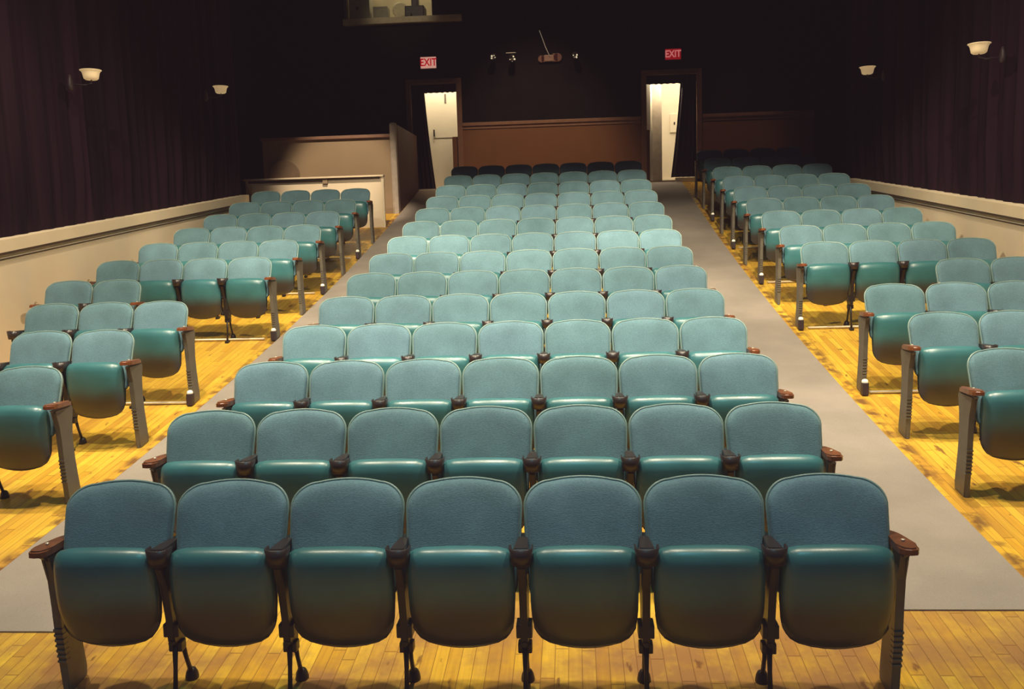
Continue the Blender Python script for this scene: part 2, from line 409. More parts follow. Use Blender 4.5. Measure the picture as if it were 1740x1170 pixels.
def standard_bm():
    bm = bmesh.new()
    prism_yz(bm, [(-0.03, 0.655), (-0.26, 0.66), (-0.268, 0.60), (-0.225, 0.50), (-0.205, 0.36), (-0.20, 0.25), (-0.16, 0.205), (-0.10, 0.205), (-0.07, 0.28), (-0.055, 0.40), (-0.02, 0.52)], -0.016, 0.016, 0.004)
    box(bm, -0.034, 0.034, -0.20, -0.12, 0.27, 0.33, 0.006)      # seat hinge bracket
    box(bm, -0.030, 0.030, -0.17, -0.12, 0.19, 0.235, 0.006)
    lathe(bm, [(0.001, -0.040), (0.012, -0.04), (0.013, 0.04), (0.001, 0.040)], 12, (0, -0.165, 0.245), 'Y')
    return bm
def front_leg_bm():
    bm = bmesh.new(); tube(bm, [(0, -0.165, 0.24), (0, -0.18, 0.12), (0, -0.205, -0.025)], [0.014, 0.010, 0.011], 8)
    box(bm, -0.02, 0.02, -0.235, -0.175, -0.040, -0.010, 0.004); return bm
def rear_leg_bm():
    bm = bmesh.new(); tube(bm, [(0, -0.11, 0.235), (0, -0.07, 0.12), (0, -0.025, 0.01)], [0.014, 0.010, 0.011], 8)
    lathe(bm, [(0.006, 0.05), (0.018, 0.044), (0.026, 0.028), (0.030, 0.008), (0.030, -0.006)], 14, (0, -0.025, 0)); return bm
def end_panel_bm():
    bm = bmesh.new()
    pf = [(-0.245, 0.645), (-0.205, 0.62), (-0.185, 0.52), (-0.175, 0.40), (-0.170, 0.28), (-0.160, 0.16), (-0.150, 0.06), (-0.150, -0.025)]
    pr = [(0.0, 0.0), (-0.004, 0.05), (-0.018, 0.14), (-0.035, 0.26), (-0.045, 0.40), (-0.035, 0.52), (-0.02, 0.62), (-0.01, 0.645)]
    prism_yz(bm, pf+pr, -0.018, 0.018, 0.008)
    for k in range(7):                                           # cast ribs on the front edge
        z = 0.135 + k*0.025
        y = -0.158 - (z-0.16)*0.08
        box(bm, -0.020, 0.020, y-0.010, y+0.03, z, z+0.011, 0.002)
    return bm
def wood_arm_bm():
    bm = bmesh.new()
    poly = [(-0.014, -0.02), (-0.024, -0.07), (-0.034, -0.15), (-0.040, -0.22), (-0.038, -0.262), (-0.026, -0.285), (0, -0.292), (0.026, -0.285), (0.038, -0.262), (0.040, -0.22), (0.034, -0.15), (0.024, -0.07), (0.014, -0.02)]
    prism_xy(bm, poly, lambda y: arm_z(y)-0.030, arm_z, 0.008)
    return bm
def screw_bm():
    bm = bmesh.new(); lathe(bm, [(0.008, 0.689), (0.008, 0.6935), (0.006, 0.695)], 12, (0, -0.19, 0)); return bm

ME = {k: mesh_of(k, f(), m, s) for k, f, m, s in (
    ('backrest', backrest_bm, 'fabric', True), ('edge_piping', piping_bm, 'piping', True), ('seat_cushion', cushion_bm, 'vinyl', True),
    ('armrest', inner_arm_bm, 'bakelite', False), ('cup_bracket', cup_bm, 'bakelite', True), ('support_post', standard_bm, 'iron', False),
    ('leg', front_leg_bm, 'iron', True), ('rear_leg', rear_leg_bm, 'iron', True), ('end_panel', end_panel_bm, 'endpaint', False),
    ('wooden_armrest', wood_arm_bm, 'armwood', False), ('screw', screw_bm, 'steel', False))}
def lamp_box_bm():
    bm = bmesh.new(); box(bm, -0.026, 0.026, -0.205, -0.14, -0.02, 0.085, 0.006); return bm
def lamp_lens_bm():
    bm = bmesh.new(); lathe(bm, [(0.026, 0.085), (0.026, 0.10), (0.018, 0.112), (0.004, 0.116)], 16, (0, -0.172, 0)); return bm
ME['aisle_light'] = mesh_of('aisle_light', lamp_box_bm(), 'bracket'); ME['lens'] = mesh_of('lens', lamp_lens_bm(), 'aislelamp', True)

def part(mesh, parent, name=None, x=0.0, label=None):
    o = bpy.data.objects.new(name or mesh, ME[mesh]); C.objects.link(o); o.parent = parent; o.location = (x, 0, 0)
    if label: o['label'] = label
    return o
def end_support(root, x, light):
    e = part('end_panel', root, x=x)
    if light:
        l = part('aisle_light', root, x=x, label='small aisle light box low on the end panel'); part('lens', l)
    w = part('wooden_armrest', root, 'armrest', x=x, label='brown varnished wooden armrest'); part('screw', w)
def inner_support(root, x):
    s = part('support_post', root, x=x)
    part('leg', s); part('rear_leg', s, 'leg')
    a = part('armrest', root, x=x, label='black armrest with rounded front bracket'); part('cup_bracket', a)
ORD = ['', 'first', 'second', 'third', 'fourth', 'fifth', 'sixth', 'seventh', 'eighth', 'ninth', 'tenth', 'eleventh', 'twelfth', 'thirteenth', 'fourteenth', 'fifteenth']
H = PITCH/2
def seat(x, r, label, group, left, right, light=False):
    """left/right: None, 'inner', 'end'"""
    y = row_y(r)
    t = thing('theatre_seat', label, 'theatre seat', (x, y, fl(y)), 0, group)
    b = part('backrest', t); part('edge_piping', b)
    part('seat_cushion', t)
    for s, k in ((-1, left), (1, right)):
        if k == 'inner': inner_support(t, s*H)
        elif k == 'end': end_support(t, s*(H+0.012), light)
    return t

COLS7 = ['leftmost', 'second from left', 'third from left', 'middle', 'third from right', 'second from right', 'rightmost']
for r in range(1, 15):
    for c in range(7):
        look = {1: 'deep blue folding seat', 2: 'blue folding seat', 13: 'dim teal folding seat', 14: 'unlit dark folding seat'}.get(r, 'teal folding seat')
        rowname = {1: 'front row', 14: 'rearmost row'}.get(r, ORD[r] + ' row from the front')
        seat((c-3)*PITCH, r, f'{look}, {COLS7[c]}, {rowname}, centre block',
             f'seats in the {ORD[r]} centre row', 'end' if c == 0 else 'inner', 'end' if c == 6 else None)
COLS4L = ['nearest the left wall', 'second from the left wall', 'second from the aisle', 'on the aisle']
COLS4R = ['on the aisle', 'second from the aisle', 'second from the right wall', 'nearest the right wall']
for r in range(3, 13):
    xe = -2.974 if r <= 5 else -2.882
    cols = {3: [3], 4: [2, 3], 5: [1, 2, 3], 6: [0, 1]}.get(r, [0, 1, 2, 3])
    rn = {3: 'nearest visible row', 12: 'rearmost row'}.get(r, ORD[r-2] + ' row from the front')
    for c in cols:
        x = xe - H - (3-c)*PITCH
        last = c == max(cols)
        extra = ''
        if r == 3: lab = 'teal aisle seat of the nearest row in the left block'
        elif r == 6: lab = f'teal seat {COLS4L[c]} in the short two-seat row, left block'
        else: lab = f'teal folding seat {COLS4L[c]}, {rn}, left block'
        seat(x, r, lab, f'seats in row {ORD[r-2]} of the left block', 'end' if (c == 0) else 'inner', 'end' if last else None, light=(last and r in (5, 7, 9, 11)))
for r in range(3, 16):
    xe = 2.952 if r <= 5 else 2.918
    cols = {3: [0], 4: [0, 1], 5: [0, 1, 2], 6: [2, 3]}.get(r, [0, 1, 2, 3])
    rn = {15: 'rearmost row', 14: 'second to last row'}.get(r, ORD[r-2] + ' row from the front')
    for c in cols:
        x = xe + H + c*PITCH
        first = c == min(cols)
        look = 'unlit dark seat' if r >= 14 else 'dim teal seat' if r == 13 else 'teal folding seat'
        if r == 3: lab = 'teal aisle seat of the nearest row in the right block'
        elif r == 6: lab = f'teal seat {COLS4R[c]} in the short two-seat row, right block'
        else: lab = f'{look} {COLS4R[c]}, {rn}, right block'
        full_end = (c == 3)
        seat(x, r, lab, f'seats in row {ORD[r-2]} of the right block', 'end' if first else 'inner', 'end' if full_end else None, light=(first and r in (5, 7, 9, 11, 13)))

# conduits that feed the aisle lights, lying on the floor under every second row
for side, name in ((-1, 'left'), (1, 'right')):
    for r in (5, 7, 9, 11):
        y = row_y(r) - 0.14
        bm = bmesh.new()
        a, b_ = (2.99, 4.95) if r != 5 else (2.99, 4.60)
        tube(bm, [(side*a, y, fl(y)+0.018), (side*(a+b_)/2, y, fl(y)+0.022), (side*b_, y, fl(y)+0.018)], 0.012, 8)
        o = obj('floor_conduit', bm, 'steel', smooth=True)
        tag(o, f'pale metal conduit on the floor under the {ORD[r-2]} row of the {name} block', 'pipe', 'floor conduits under the side rows')

# ------------------------------------------------------------------ the setting
# floor
bm = bmesh.new()
ys = [0.3+0.25*i for i in range(89)]
xs = [-7.0, -5.1, -3, 0, 3, 5.1, 7.0]
g = [[bm.verts.new((x, y, fl(y))) for x in xs] for y in ys]
for i in range(len(ys)-1):
    for j in range(len(xs)-1): bm.faces.new((g[i][j], g[i][j+1], g[i+1][j+1], g[i+1][j]))
for f in bm.faces: f.normal_update()
struct('floor', bm, 'floor', True)
# carpet runners
for x0, x1, y0, name in ((-2.835, -1.86, 4.165, 'left'), (1.86, 2.80, 4.385, 'right')):
    bm = bmesh.new(); rows = []
    n = 80
    for i in range(n+1):
        y = y0 + (19.97-y0)*i/n
        k = (y-y0)/16
        o0 = x0 - (0.02*k if x0 < 0 else 0); o1 = x1 + (0.03*k if x1 > 0 else 0)
        rows.append([bm.verts.new((x, y, fl(y)+dz)) for x, dz in ((o0, -0.003), (o0, 0.009), (o1, 0.009), (o1, -0.003))])
    for i in range(n):
        for k in range(3): bm.faces.new((rows[i][k], rows[i][k+1], rows[i+1][k+1], rows[i+1][k]))
    bm.faces.new(rows[0]); bm.faces.new(rows[-1])
    tag(obj('carpet_runner', bm, 'carpet'), f'grey carpet runner along the {name} aisle', 'carpet', 'aisle carpet runners')

# side walls: low cream wall, sloping ledge, curtain above
def cap_left(y): return 2.02 + 0.0985*(y-8.5)
def cap_right(y): return 2.06 + 0.1000*(y-9.6)
def side_wall(sgn, cap, y0, y1, names):
    wn, tn, ln = names
    X = 5.06*sgn; X2 = 5.50*sgn
    bm = bmesh.new()
    v = [bm.verts.new(p) for p in ((X, y0, fl(y0)-0.4), (X, y1, fl(y1)-0.4), (X, y1, cap(y1)-0.1), (X, y0, cap(y0)-0.1),
                                   (X2, y0, fl(y0)-0.4), (X2, y1, fl(y1)-0.4), (X2, y1, cap(y1)-0.1), (X2, y0, cap(y0)-0.1))]
    for f in ((0, 1, 2, 3), (4, 5, 6, 7), (0, 1, 5, 4), (3, 2, 6, 7), (1, 2, 6, 5), (0, 3, 7, 4)): bm.faces.new([v[i] for i in f])
    struct(wn, bm, 'cream')
    def strip(za, zb, xi, xo, nm, mat):
        bm = bmesh.new()
        v = [bm.verts.new((x*sgn, y, cap(y)+z)) for y in (y0, y1) for x, z in ((xi, za), (xi, zb), (xo, zb), (xo, za))]
        for f in ((0, 1, 2, 3), (4, 5, 6, 7), (0, 1, 5, 4), (1, 2, 6, 5), (2, 3, 7, 6), (3, 0, 4, 7)): bm.faces.new([v[i] for i in f])
        return struct(nm, bm, mat)
    strip(-0.125, -0.005, 5.025, 5.50, tn, 'creamcap')
    strip(-0.150, -0.125, 5.028, 5.10, ln, 'darkline')
    strip(-0.200, -0.190, 5.052, 5.10, ln+'_lower', 'darkline')
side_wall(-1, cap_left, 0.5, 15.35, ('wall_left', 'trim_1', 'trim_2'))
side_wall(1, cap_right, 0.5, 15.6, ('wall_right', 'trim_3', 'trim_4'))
# purple curtains on both sides
def drape(sgn, cap, y0, y1, name):
    bm = bmesh.new(); n = int((y1-y0)/0.022); zs = [0.0, 0.1, 0.3, 0.6, 1.2, 2.4, 4.2]
    ph = random.random()*5; grid = []
    y = y0
    for i in range(n+1):
        y = y0 + (y1-y0)*i/n
        row = []
        for j, dz in enumerate(zs):
            z = (cap(y)-0.02+dz) if j < len(zs)-1 else 8.6
            k = 1-0.35*min(1, dz/2.5)
            d = 0.048*math.sin(y*2*PI/0.24 + 1.3*math.sin(y*1.7+ph) + 0.25*dz) + 0.03*math.sin(y*2*PI/0.55+ph) + 0.02*math.sin(y*2*PI/1.3)
            row.append(bm.verts.new((sgn*(5.175 + d*k*min(1.0, 0.25 + dz*1.2)), y, z)))
        grid.append(row)
    for i in range(n):
        for j in range(len(zs)-1): bm.faces.new((grid[i][j], grid[i+1][j], grid[i+1][j+1], grid[i][j+1]))
    return tag(obj('curtain', bm, 'drape', smooth=True), f'dark purple pleated curtain hanging above the {name} wall ledge', 'curtain')
drape(-1, cap_left, 0.5, 15.45, 'left'); drape(1, cap_right, 0.5, 16.2, 'right')
# outer side walls of the wider rear bay, ceiling
struct('wall_left_rear', B(-6.4, -6.3, 15.0, 20.2, 1.2, 8.7), 'black')
struct('wall_right_rear', B(6.3, 6.4, 15.0, 20.2, 1.2, 8.7), 'black')
struct('wall_left_upper', B(-6.4, -5.32, 15.36, 15.5, 1.0, 8.7), 'black')
struct('wall_right_upper', B(5.32, 6.4, 15.7, 15.84, 1.0, 8.7), 'black')
struct('ceiling', B(-6.6, 6.6, 0.3, 22.3, 8.6, 8.75), 'ceil')

# back wall with two doorways and a booth window; YB = its front face
YB = 20.0; FB = fl(20.0)
LO = (-2.972, -1.959); RO = (2.085, 3.161); HEAD = 5.14
bm = bmesh.new()
for a in ((-6.4, LO[0], YB, YB+0.2, 2.5, 8.6), (LO[1], RO[0], YB, YB+0.2, 2.5, 6.42), (RO[1], 6.4, YB, YB+0.2, 2.5, 8.6),
          (LO[0], LO[1], YB, YB+0.2, HEAD, 6.42), (RO[0], RO[1], YB, YB+0.2, HEAD, 8.6),
          (LO[0], -1.82, YB, YB+0.2, 8.0, 8.6), (-1.82, RO[0], YB, YB+0.2, 6.42, 8.6)): box(bm, *a)
# window opening runs X -4.33..-1.82, Z 6.53..8.0: rebuild the part left of the doorway
struct_wall = bm
bm.free()
bm = bmesh.new()
for a in ((-6.4, -4.34, YB, YB+0.2, 2.5, 8.6), (-4.34, LO[0], YB, YB+0.2, 2.5, 6.40), (LO[0], LO[1], YB, YB+0.2, HEAD, 6.40), (LO[1], -1.82, YB, YB+0.2, 2.5, 6.40),
          (-4.34, -1.82, YB, YB+0.2, 7.6, 8.6), (-1.82, RO[0], YB, YB+0.2, 2.5, 8.6), (RO[0], RO[1], YB, YB+0.2, HEAD, 8.6), (RO[1], 6.4, YB, YB+0.2, 2.5, 8.6)): box(bm, *a)
struct('wall_back', bm, 'black')
# brown wainscot and its rail
bm = bmesh.new()
box(bm, LO[1]+0.09, RO[0]-0.11, YB-0.03, YB+0.01, 2.6, 4.2)
box(bm, RO[1]+0.11, 5.60, YB-0.03, YB+0.01, 2.6, 4.2)
box(bm, -2.093, LO[1]+0.1, YB-0.028, YB+0.05, 2.7, 4.0)
box(bm, RO[0]-0.12, 2.160, YB-0.028, YB+0.05, 2.7, 4.0)
struct('trim_5', bm, 'brown')
bm = bmesh.new()
for x0, x1 in ((LO[1]+0.09, RO[0]-0.11), (RO[1]+0.11, 5.60)):
    box(bm, x0, x1, YB-0.07, YB+0.01, 4.215, 4.285, 0.008); box(bm, x0, x1, YB-0.045, YB+0.01, 4.15, 4.215)
struct('trim_6', bm, 'brownrail')
def casing(name, x0, x1, zlow):
    bm = bmesh.new()
    w = 0.098
    box(bm, x0-w, x0, YB-0.06, YB+0.02, zlow, HEAD+w, 0.01); box(bm, x1, x1+w, YB-0.06, YB+0.02, zlow, HEAD+w, 0.01)
    box(bm, x0, x1, YB-0.06, YB+0.02, HEAD, HEAD+w, 0.01)
    box(bm, x0-w*0.35, x0+0.01, YB-0.075, YB, zlow, HEAD+w*0.35); box(bm, x1-0.01, x1+w*0.35, YB-0.075, YB, zlow, HEAD+w*0.35); box(bm, x0, x1, YB-0.075, YB, HEAD-0.01, HEAD+w*0.35)
    struct(name, bm, 'brownrail')
casing('trim_7', LO[0], LO[1], FB+0.05); casing('trim_8', RO[0], RO[1], FB+0.05)

# ---- left doorway: closed white door behind, black curtain drawn to the left
dr = obj('door_1', B(-3.25, -1.90, 20.90, 20.96, FB-0.02, 5.35, bev=0.006), 'white'); dr['kind'] = 'structure'
obj('door_handle', B(-2.635, -2.608, 20.85, 20.90, 4.115, 4.265, bev=0.004), 'darkmetal', dr)
bm = bmesh.new(); box(bm, -2.62, -1.95, 20.892, 20.901, 4.075, 4.084); obj('panel_seam', bm, 'label', dr)
obj('door_sign', B(-2.365, -2.322, 20.892, 20.902, 4.84, 5.05), 'label', dr, label='narrow grey sign strip')
struct('wall_lobby_rear', B(-3.5, -1.5, 21.0, 21.1, 2.6, 6.2), 'white')
struct('wall_vestibule_left', B(-3.40, -3.34, 20.2, 21.0, 2.6, 6.2), 'white'); struct('wall_vestibule_right', B(-1.62, -1.56, 20.2, 21.0, 2.6, 6.2), 'white')
struct('ceiling_vestibule', B(-3.4, -1.56, 20.2, 21.0, 6.1, 6.2), 'white'); struct('floor_vestibule', B(-3.4, -1.56, YB+0.02, 21.0, FB-0.1, FB+0.02), 'carpet')
def folded_curtain(name, label, edge_top, edge_bot, x_far, z0, z1, y, amp=0.035):
    bm = bmesh.new(); n = 48; grid = []
    for i in range(n+1):
        u = i/n; row = []
        for j in range(13):
            t = j/12; z = z1 + (z0-z1)*t
            e = edge_top + (edge_bot-edge_top)*t**1.3
            x = e + (x_far-e)*u
            row.append(bm.verts.new((x, y + amp*math.sin(u*2*PI*4.5+0.6*t)*(0.5+0.5*t), z)))
        grid.append(row)
    for i in range(n):
        for j in range(12): bm.faces.new((grid[i][j], grid[i+1][j], grid[i+1][j+1], grid[i][j+1]))
    return tag(obj(name, bm, 'doordrape', smooth=True), label, 'curtain')
M['doordrape'] = plain('dark_door_curtain', (0.022, 0.013, 0.018), 0.75, spec=0.3)
folded_curtain('door_curtain', 'black curtain drawn aside in the left doorway', -2.69, -2.50, -2.97, 2.78, 5.10, YB+0.10)
folded_curtain('door_curtain', 'black curtain drawn aside in the right doorway', 2.83, 2.62, 3.16, 2.99, 5.10, YB+0.10)
for x0, x1, nm in ((LO[0], LO[1], 'left'), (RO[0], RO[1], 'right')):
    bm = bmesh.new(); n = 60; rows = []
    for i in range(n+1):
        x = x0+(x1-x0)*i/n; yy = YB+0.06+0.012*math.sin(i*1.1)
        rows.append([bm.verts.new((x, yy, z)) for z in (4.955+0.006*math.sin(i*0.9), HEAD)])
    for i in range(n): bm.faces.new((rows[i][0], rows[i+1][0], rows[i+1][1], rows[i][1]))
    tag(obj('curtain_valance', bm, 'doordrape', smooth=True), f'short black valance across the top of the {nm} doorway', 'curtain', 'doorway valances')
# pale thresholds
tag(obj('door_step', B(-2.96, -2.50, YB-0.10, YB+0.05, 2.74, 2.885, bev=0.008), 'white'), 'low pale step at the foot of the left doorway', 'step')
tag(obj('door_step', B(2.70, 3.15, YB-0.05, YB+0.08, 2.80, 2.975, bev=0.008), 'white'), 'low pale step under the curtain of the right doorway', 'step')
# ---- right doorway: lit lobby behind
struct('wall_lobby', B(1.2, 4.4, 22.0, 22.1, 2.6, 5.8), 'white')
struct('wall_lobby_left', B(1.6, 1.7, 20.2, 22.0, 2.6, 5.8), 'white')
struct('wall_lobby_right', B(4.0, 4.1, 20.2, 22.0, 2.6, 5.8), 'white')
struct('ceiling_lobby', B(1.2, 4.4, 20.2, 22.1, 5.6, 5.7), 'white')
struct('floor_lobby', B(1.2, 4.4, YB+0.02, 22.1, FB-0.1, FB+0.035), 'carpet')
bm = bmesh.new(); box(bm, 2.06, 2.19, YB+0.12, YB+0.24, 4.02, 4.98); box(bm, 2.16, 2.235, YB+0.2, YB+0.36, FB, 4.98); struct('trim_9', bm, 'white')
d2 = obj('door_2', B(2.25, 2.46, YB+0.42, YB+0.46, FB+0.03, 5.08, bev=0.005), 'greydoor'); d2['kind'] = 'structure'
for z in (3.28, 4.22): obj('hinge', B(2.225, 2.25, YB+0.33, YB+0.42, z, z+0.11, bev=0.003), 'darkmetal', d2)
bm = bmesh.new(); box(bm, 2.80, 2.98, 21.96, 22.0, 4.12, 4.55, 0.01); sp_ = obj('wall_plate', bm, 'white'); tag(sp_, 'pale plate on the lobby wall seen through the right doorway', 'wall plate')
obj('keyhole', B(2.885, 2.915, 21.94, 21.965, 4.30, 4.36, bev=0.004), 'darkmetal', sp_)
bm = bmesh.new(); box(bm, 2.64, 3.2, 21.9, 22.0, FB+0.03, FB+0.15); struct('baseboard_lobby', bm, 'white')
# ---- rear-left corner: low white half wall, tan partition, post, maroon side
t = thing('half_wall', 'low white half wall behind the last row of the left block', 'half wall', (-4.2, 16.45, 2.1))
def child(name, bm, mat, t, label=None):
    for v in bm.verts: v.co -= Vector(t.location)
    return obj(name, bm, mat, t, False, label)
child('panel', B(-5.46, -2.915, 16.42, 16.48, 1.95, 2.985), 'cream', t)
child('cap', B(-5.48, -2.90, 16.36, 16.50, 2.985, 3.015, bev=0.005), 'creamcap', t)
child('end_strip', B(-2.945, -2.90, 16.385, 16.425, 2.0, 2.985), 'creamcap', t)
child('dark_strip', B(-5.40, -3.98, 16.395, 16.425, 2.935, 2.97), 'darkline', t)
child('dark_strip', B(-3.94, -2.98, 16.395, 16.425, 2.957, 2.98), 'darkline', t)
child('block', B(-4.02, -3.93, 16.385, 16.425, 2.89, 2.955), 'tan', t)
t = thing('partition', 'tan partition wall with a flat rail behind the white half wall', 'partition', (-4.2, 17.7, 2.35))
child('panel', B(-5.52, -2.98, 17.64, 17.72, 2.0, 3.80), 'tan', t)
child('rail', B(-5.54, -2.98, 17.59, 17.77, 3.80, 3.86, bev=0.006), 'brownrail', t)
child('baseboard', B(-3.7, -2.98, 17.615, 17.64, 2.28, 2.42), 'tan', t)
t = thing('partition', 'maroon partition running back to the left doorway with a pale rounded end post', 'partition', (-2.93, 18.8, 2.5))
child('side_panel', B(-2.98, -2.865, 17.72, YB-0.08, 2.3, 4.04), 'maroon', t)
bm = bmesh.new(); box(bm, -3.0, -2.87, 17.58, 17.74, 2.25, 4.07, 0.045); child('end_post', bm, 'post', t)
bm = bmesh.new(); lathe(bm, [(0.30, 0), (0.31, 0.008), (0.31, 0.028), (0.30, 0.036)], 40, (0, 0, 0), 'Y')
rt = obj('round_disc', bm, 'tandark'); rt.location = (-5.08, 17.50, 3.13); rt.rotation_euler = (math.radians(-4), 0, 0)  # dark round disc set close before the tan partition
tag(rt, 'dark rounded shape in front of the tan partition', 'tabletop')

# ---- projection booth window
t = tag(obj('window_1', B(-4.36, -1.80, YB-0.10, YB+0.25, 6.42, 6.545, bev=0.008), 'boothtan'), 'sill', 'window'); del t['category']; del t['label']; t['kind'] = 'structure'
bm = bmesh.new(); box(bm, -4.5, -1.7, 21.2, 21.3, 6.3, 7.9); struct('wall_booth', bm, 'boothwall')
struct('wall_booth_left', B(-4.5, -4.40, YB+0.2, 21.2, 6.3, 7.9), 'boothwall'); struct('wall_booth_right', B(-1.76, -1.66, YB+0.2, 21.2, 6.3, 7.9), 'boothwall')
struct('ceiling_booth', B(-4.5, -1.66, YB+0.2, 21.3, 7.8, 7.9), 'boothwall'); struct('floor_booth', B(-4.5, -1.66, YB+0.25, 21.3, 6.3, 6.41), 'boothwall')
t = thing('cabinet', 'grey cabinet at the left end of the booth window', 'cabinet', (-4.05, 20.45, 6.42))
child('body', B(-4.32, -3.86, 20.35, 20.7, 6.42, 7.5, bev=0.01), 'boothgrey', t)
child('knob', B(-4.16, -4.11, 20.33, 20.36, 6.83, 6.89, bev=0.01), 'boothdark', t)
t = thing('control_box', 'grey box with dark base on the booth sill', 'box', (-3.6, 20.4, 6.55))
child('body', B(-3.78, -3.46, 20.3, 20.6, 6.60, 6.87, bev=0.01), 'boothgrey', t); child('base', B(-3.76, -3.50, 20.28, 20.6, 6.42, 6.60, bev=0.01), 'boothdark', t)
t = thing('desk_fan', 'round pale fan beside the black projector in the booth', 'fan', (-3.22, 20.4, 6.55))
bm = bmesh.new(); lathe(bm, [(0.14, -0.04), (0.17, -0.02), (0.17, 0.02), (0.14, 0.04)], 28, (-3.20, 20.42, 6.80), 'Y'); child('head', bm, 'boothwhite', t)
bm = bmesh.new(); box(bm, -3.30, -3.16, 20.36, 20.48, 6.42, 6.70, 0.02); child('base', bm, 'boothwhite', t)
t = thing('projector', 'black film projector standing in the booth window', 'projector', (-2.9, 20.4, 6.55))
bm = bmesh.new(); box(bm, -3.08, -2.66, 20.3, 20.7, 6.50, 6.86, 0.02); child('body', bm, 'boothdark', t)
bm = bmesh.new(); box(bm, -2.94, -2.80, 20.36, 20.6, 6.84, 7.30, 0.02); child('head', bm, 'boothdark', t)
bm = bmesh.new(); lathe(bm, [(0.05, 0), (0.06, 0.02), (0.06, 0.10), (0.05, 0.12)], 20, (-2.98, 20.2, 6.66), 'Y'); child('lens', bm, 'boothdark', t)
bm = bmesh.new(); lathe(bm, [(0.18, 0), (0.19, 0.02), (0.19, 0.05), (0.18, 0.07)], 28, (-2.87, 20.45, 7.42), 'Y'); child('reel', bm, 'boothdark', t)
bm = bmesh.new(); box(bm, -3.04, -2.70, 20.34, 20.66, 6.40, 6.5); child('foot', bm, 'boothdark', t)
struct('wall_booth_black', B(-2.47, -1.84, YB+0.22, YB+0.30, 6.46, 7.6), 'black')  # black sheet across the right end of the booth opening

# ---- exit signs
FONT = None
def exit_sign(x, z, w, h, label, lens, letter):
    t = thing('exit_sign', label, 'exit sign', (x, YB-0.09, z))
    obj('case', B(-w/2-0.018, w/2+0.018, 0.0, 0.085, -h/2-0.018, h/2+0.018, bev=0.006), 'signcase', t)
    obj('lens', B(-w/2, w/2, -0.008, 0.004, -h/2, h/2, bev=0.002), lens, t)
    fc = bpy.data.curves.new('letters', 'FONT'); fc.body = 'EXIT'; fc.size = h*0.92; fc.align_x = 'CENTER'; fc.align_y = 'CENTER'; fc.extrude = 0.003; fc.offset = 0.004
    fo = bpy.data.objects.new('letters_source', fc); C.objects.link(fo)
    bpy.context.view_layer.update()
    me = bpy.data.meshes.new_from_object(fo.evaluated_get(bpy.context.evaluated_depsgraph_get()))
    bpy.data.objects.remove(fo)
    me.materials.clear(); me.materials.append(M[letter])
    o = bpy.data.objects.new('letters', me); C.objects.link(o); o.parent = t
    o.rotation_euler = (PI/2, 0, 0); o.location = (0, -0.012, 0); o.scale = (0.82, 1, 1)
exit_sign(-2.545, 5.570, 0.335, 0.235, 'red EXIT sign with washed-out pale face above the left doorway', 'signpink', 'signletter')
exit_sign(2.655, 5.535, 0.325, 0.215, 'deep red EXIT sign above the right doorway', 'signred', 'signletterpale')

# ---- small lamps, plate and wire high on the back wall
def can(x, z, label, r=0.055, tilt=0):
    t = thing('spotlight', label, 'spotlight', (x, YB-0.25, z), 0, 'small spotlights high on the back wall'); t.rotation_euler = (tilt, 0, 0)
    bm = bmesh.new(); lathe(bm, [(0.03, 0.16), (0.055, 0.14), (0.07, 0.0), (0.066, -0.03), (0.05, -0.03), (0.05, 0.0)], 20, (0, 0, 0), 'Y'); obj('housing', bm, 'darkmetal', t, True)
    bm = bmesh.new()
    for k in range(5):
        a = k*2*PI/5 + x*9
        if k == 2: continue
        bmesh.ops.create_icosphere(bm, subdivisions=1, radius=0.024 - 0.003*k, matrix=Matrix.Translation((r*0.75*math.cos(a), -0.02, r*0.75*math.sin(a)-0.01)))
    obj('glint_cluster', bm, 'glint', t)  # glowing beads painted in as the lamp's glints
    bm = bmesh.new(); tube(bm, [(0, 0.05, 0.06), (0, 0.25, 0.09)], 0.010, 8); obj('arm', bm, 'darkmetal', t, True)
can(-1.13, 5.60, 'small glinting spotlight, leftmost of the three on the back wall')
can(-0.73, 5.56, 'small glinting spotlight hanging lower beside the leftmost one', 0.068)
can(0.60, 5.565, 'small glinting spotlight right of the brown mounting plate')
tag(obj('light_bar', B(-0.86, -0.65, YB-0.27, YB-0.255, 5.665, 5.676), 'wire'), 'thin pale bar above the lower spotlight', 'bar')
t = thing('mounting_plate', 'brown rounded plate on the back wall between the spotlights', 'plate', (0.07, YB-0.03, 5.57))
obj('panel', B(-0.13, 0.07, -0.03, 0.03, -0.065, 0.065, bev=0.01), 'plate', t)
bm = bmesh.new(); lathe(bm, [(0.085, -0.02), (0.085, 0.03)], 24, (0.16, 0, 0.01), 'Y'); box(bm, 0.05, 0.16, -0.02, 0.03, -0.075, 0.09, 0.004); obj('right_end', bm, 'platedark', t)
bm = bmesh.new(); lathe(bm, [(0.07, -0.02), (0.07, 0.03)], 24, (-0.19, 0, -0.01), 'Y'); box(bm, -0.19, -0.12, -0.02, 0.03, -0.075, 0.055, 0.004); obj('left_end', bm, 'platedark', t)
bm = bmesh.new(); tube(bm, [(0.06, YB-0.08, 5.60), (-0.03, YB-0.09, 5.80), (-0.09, YB-0.07, 5.98), (-0.15, YB-0.03, 6.15)], 0.008, 6)
tag(obj('hanging_wire', bm, 'wire', smooth=True), 'thin pale wire running up from the brown mounting plate', 'wire')

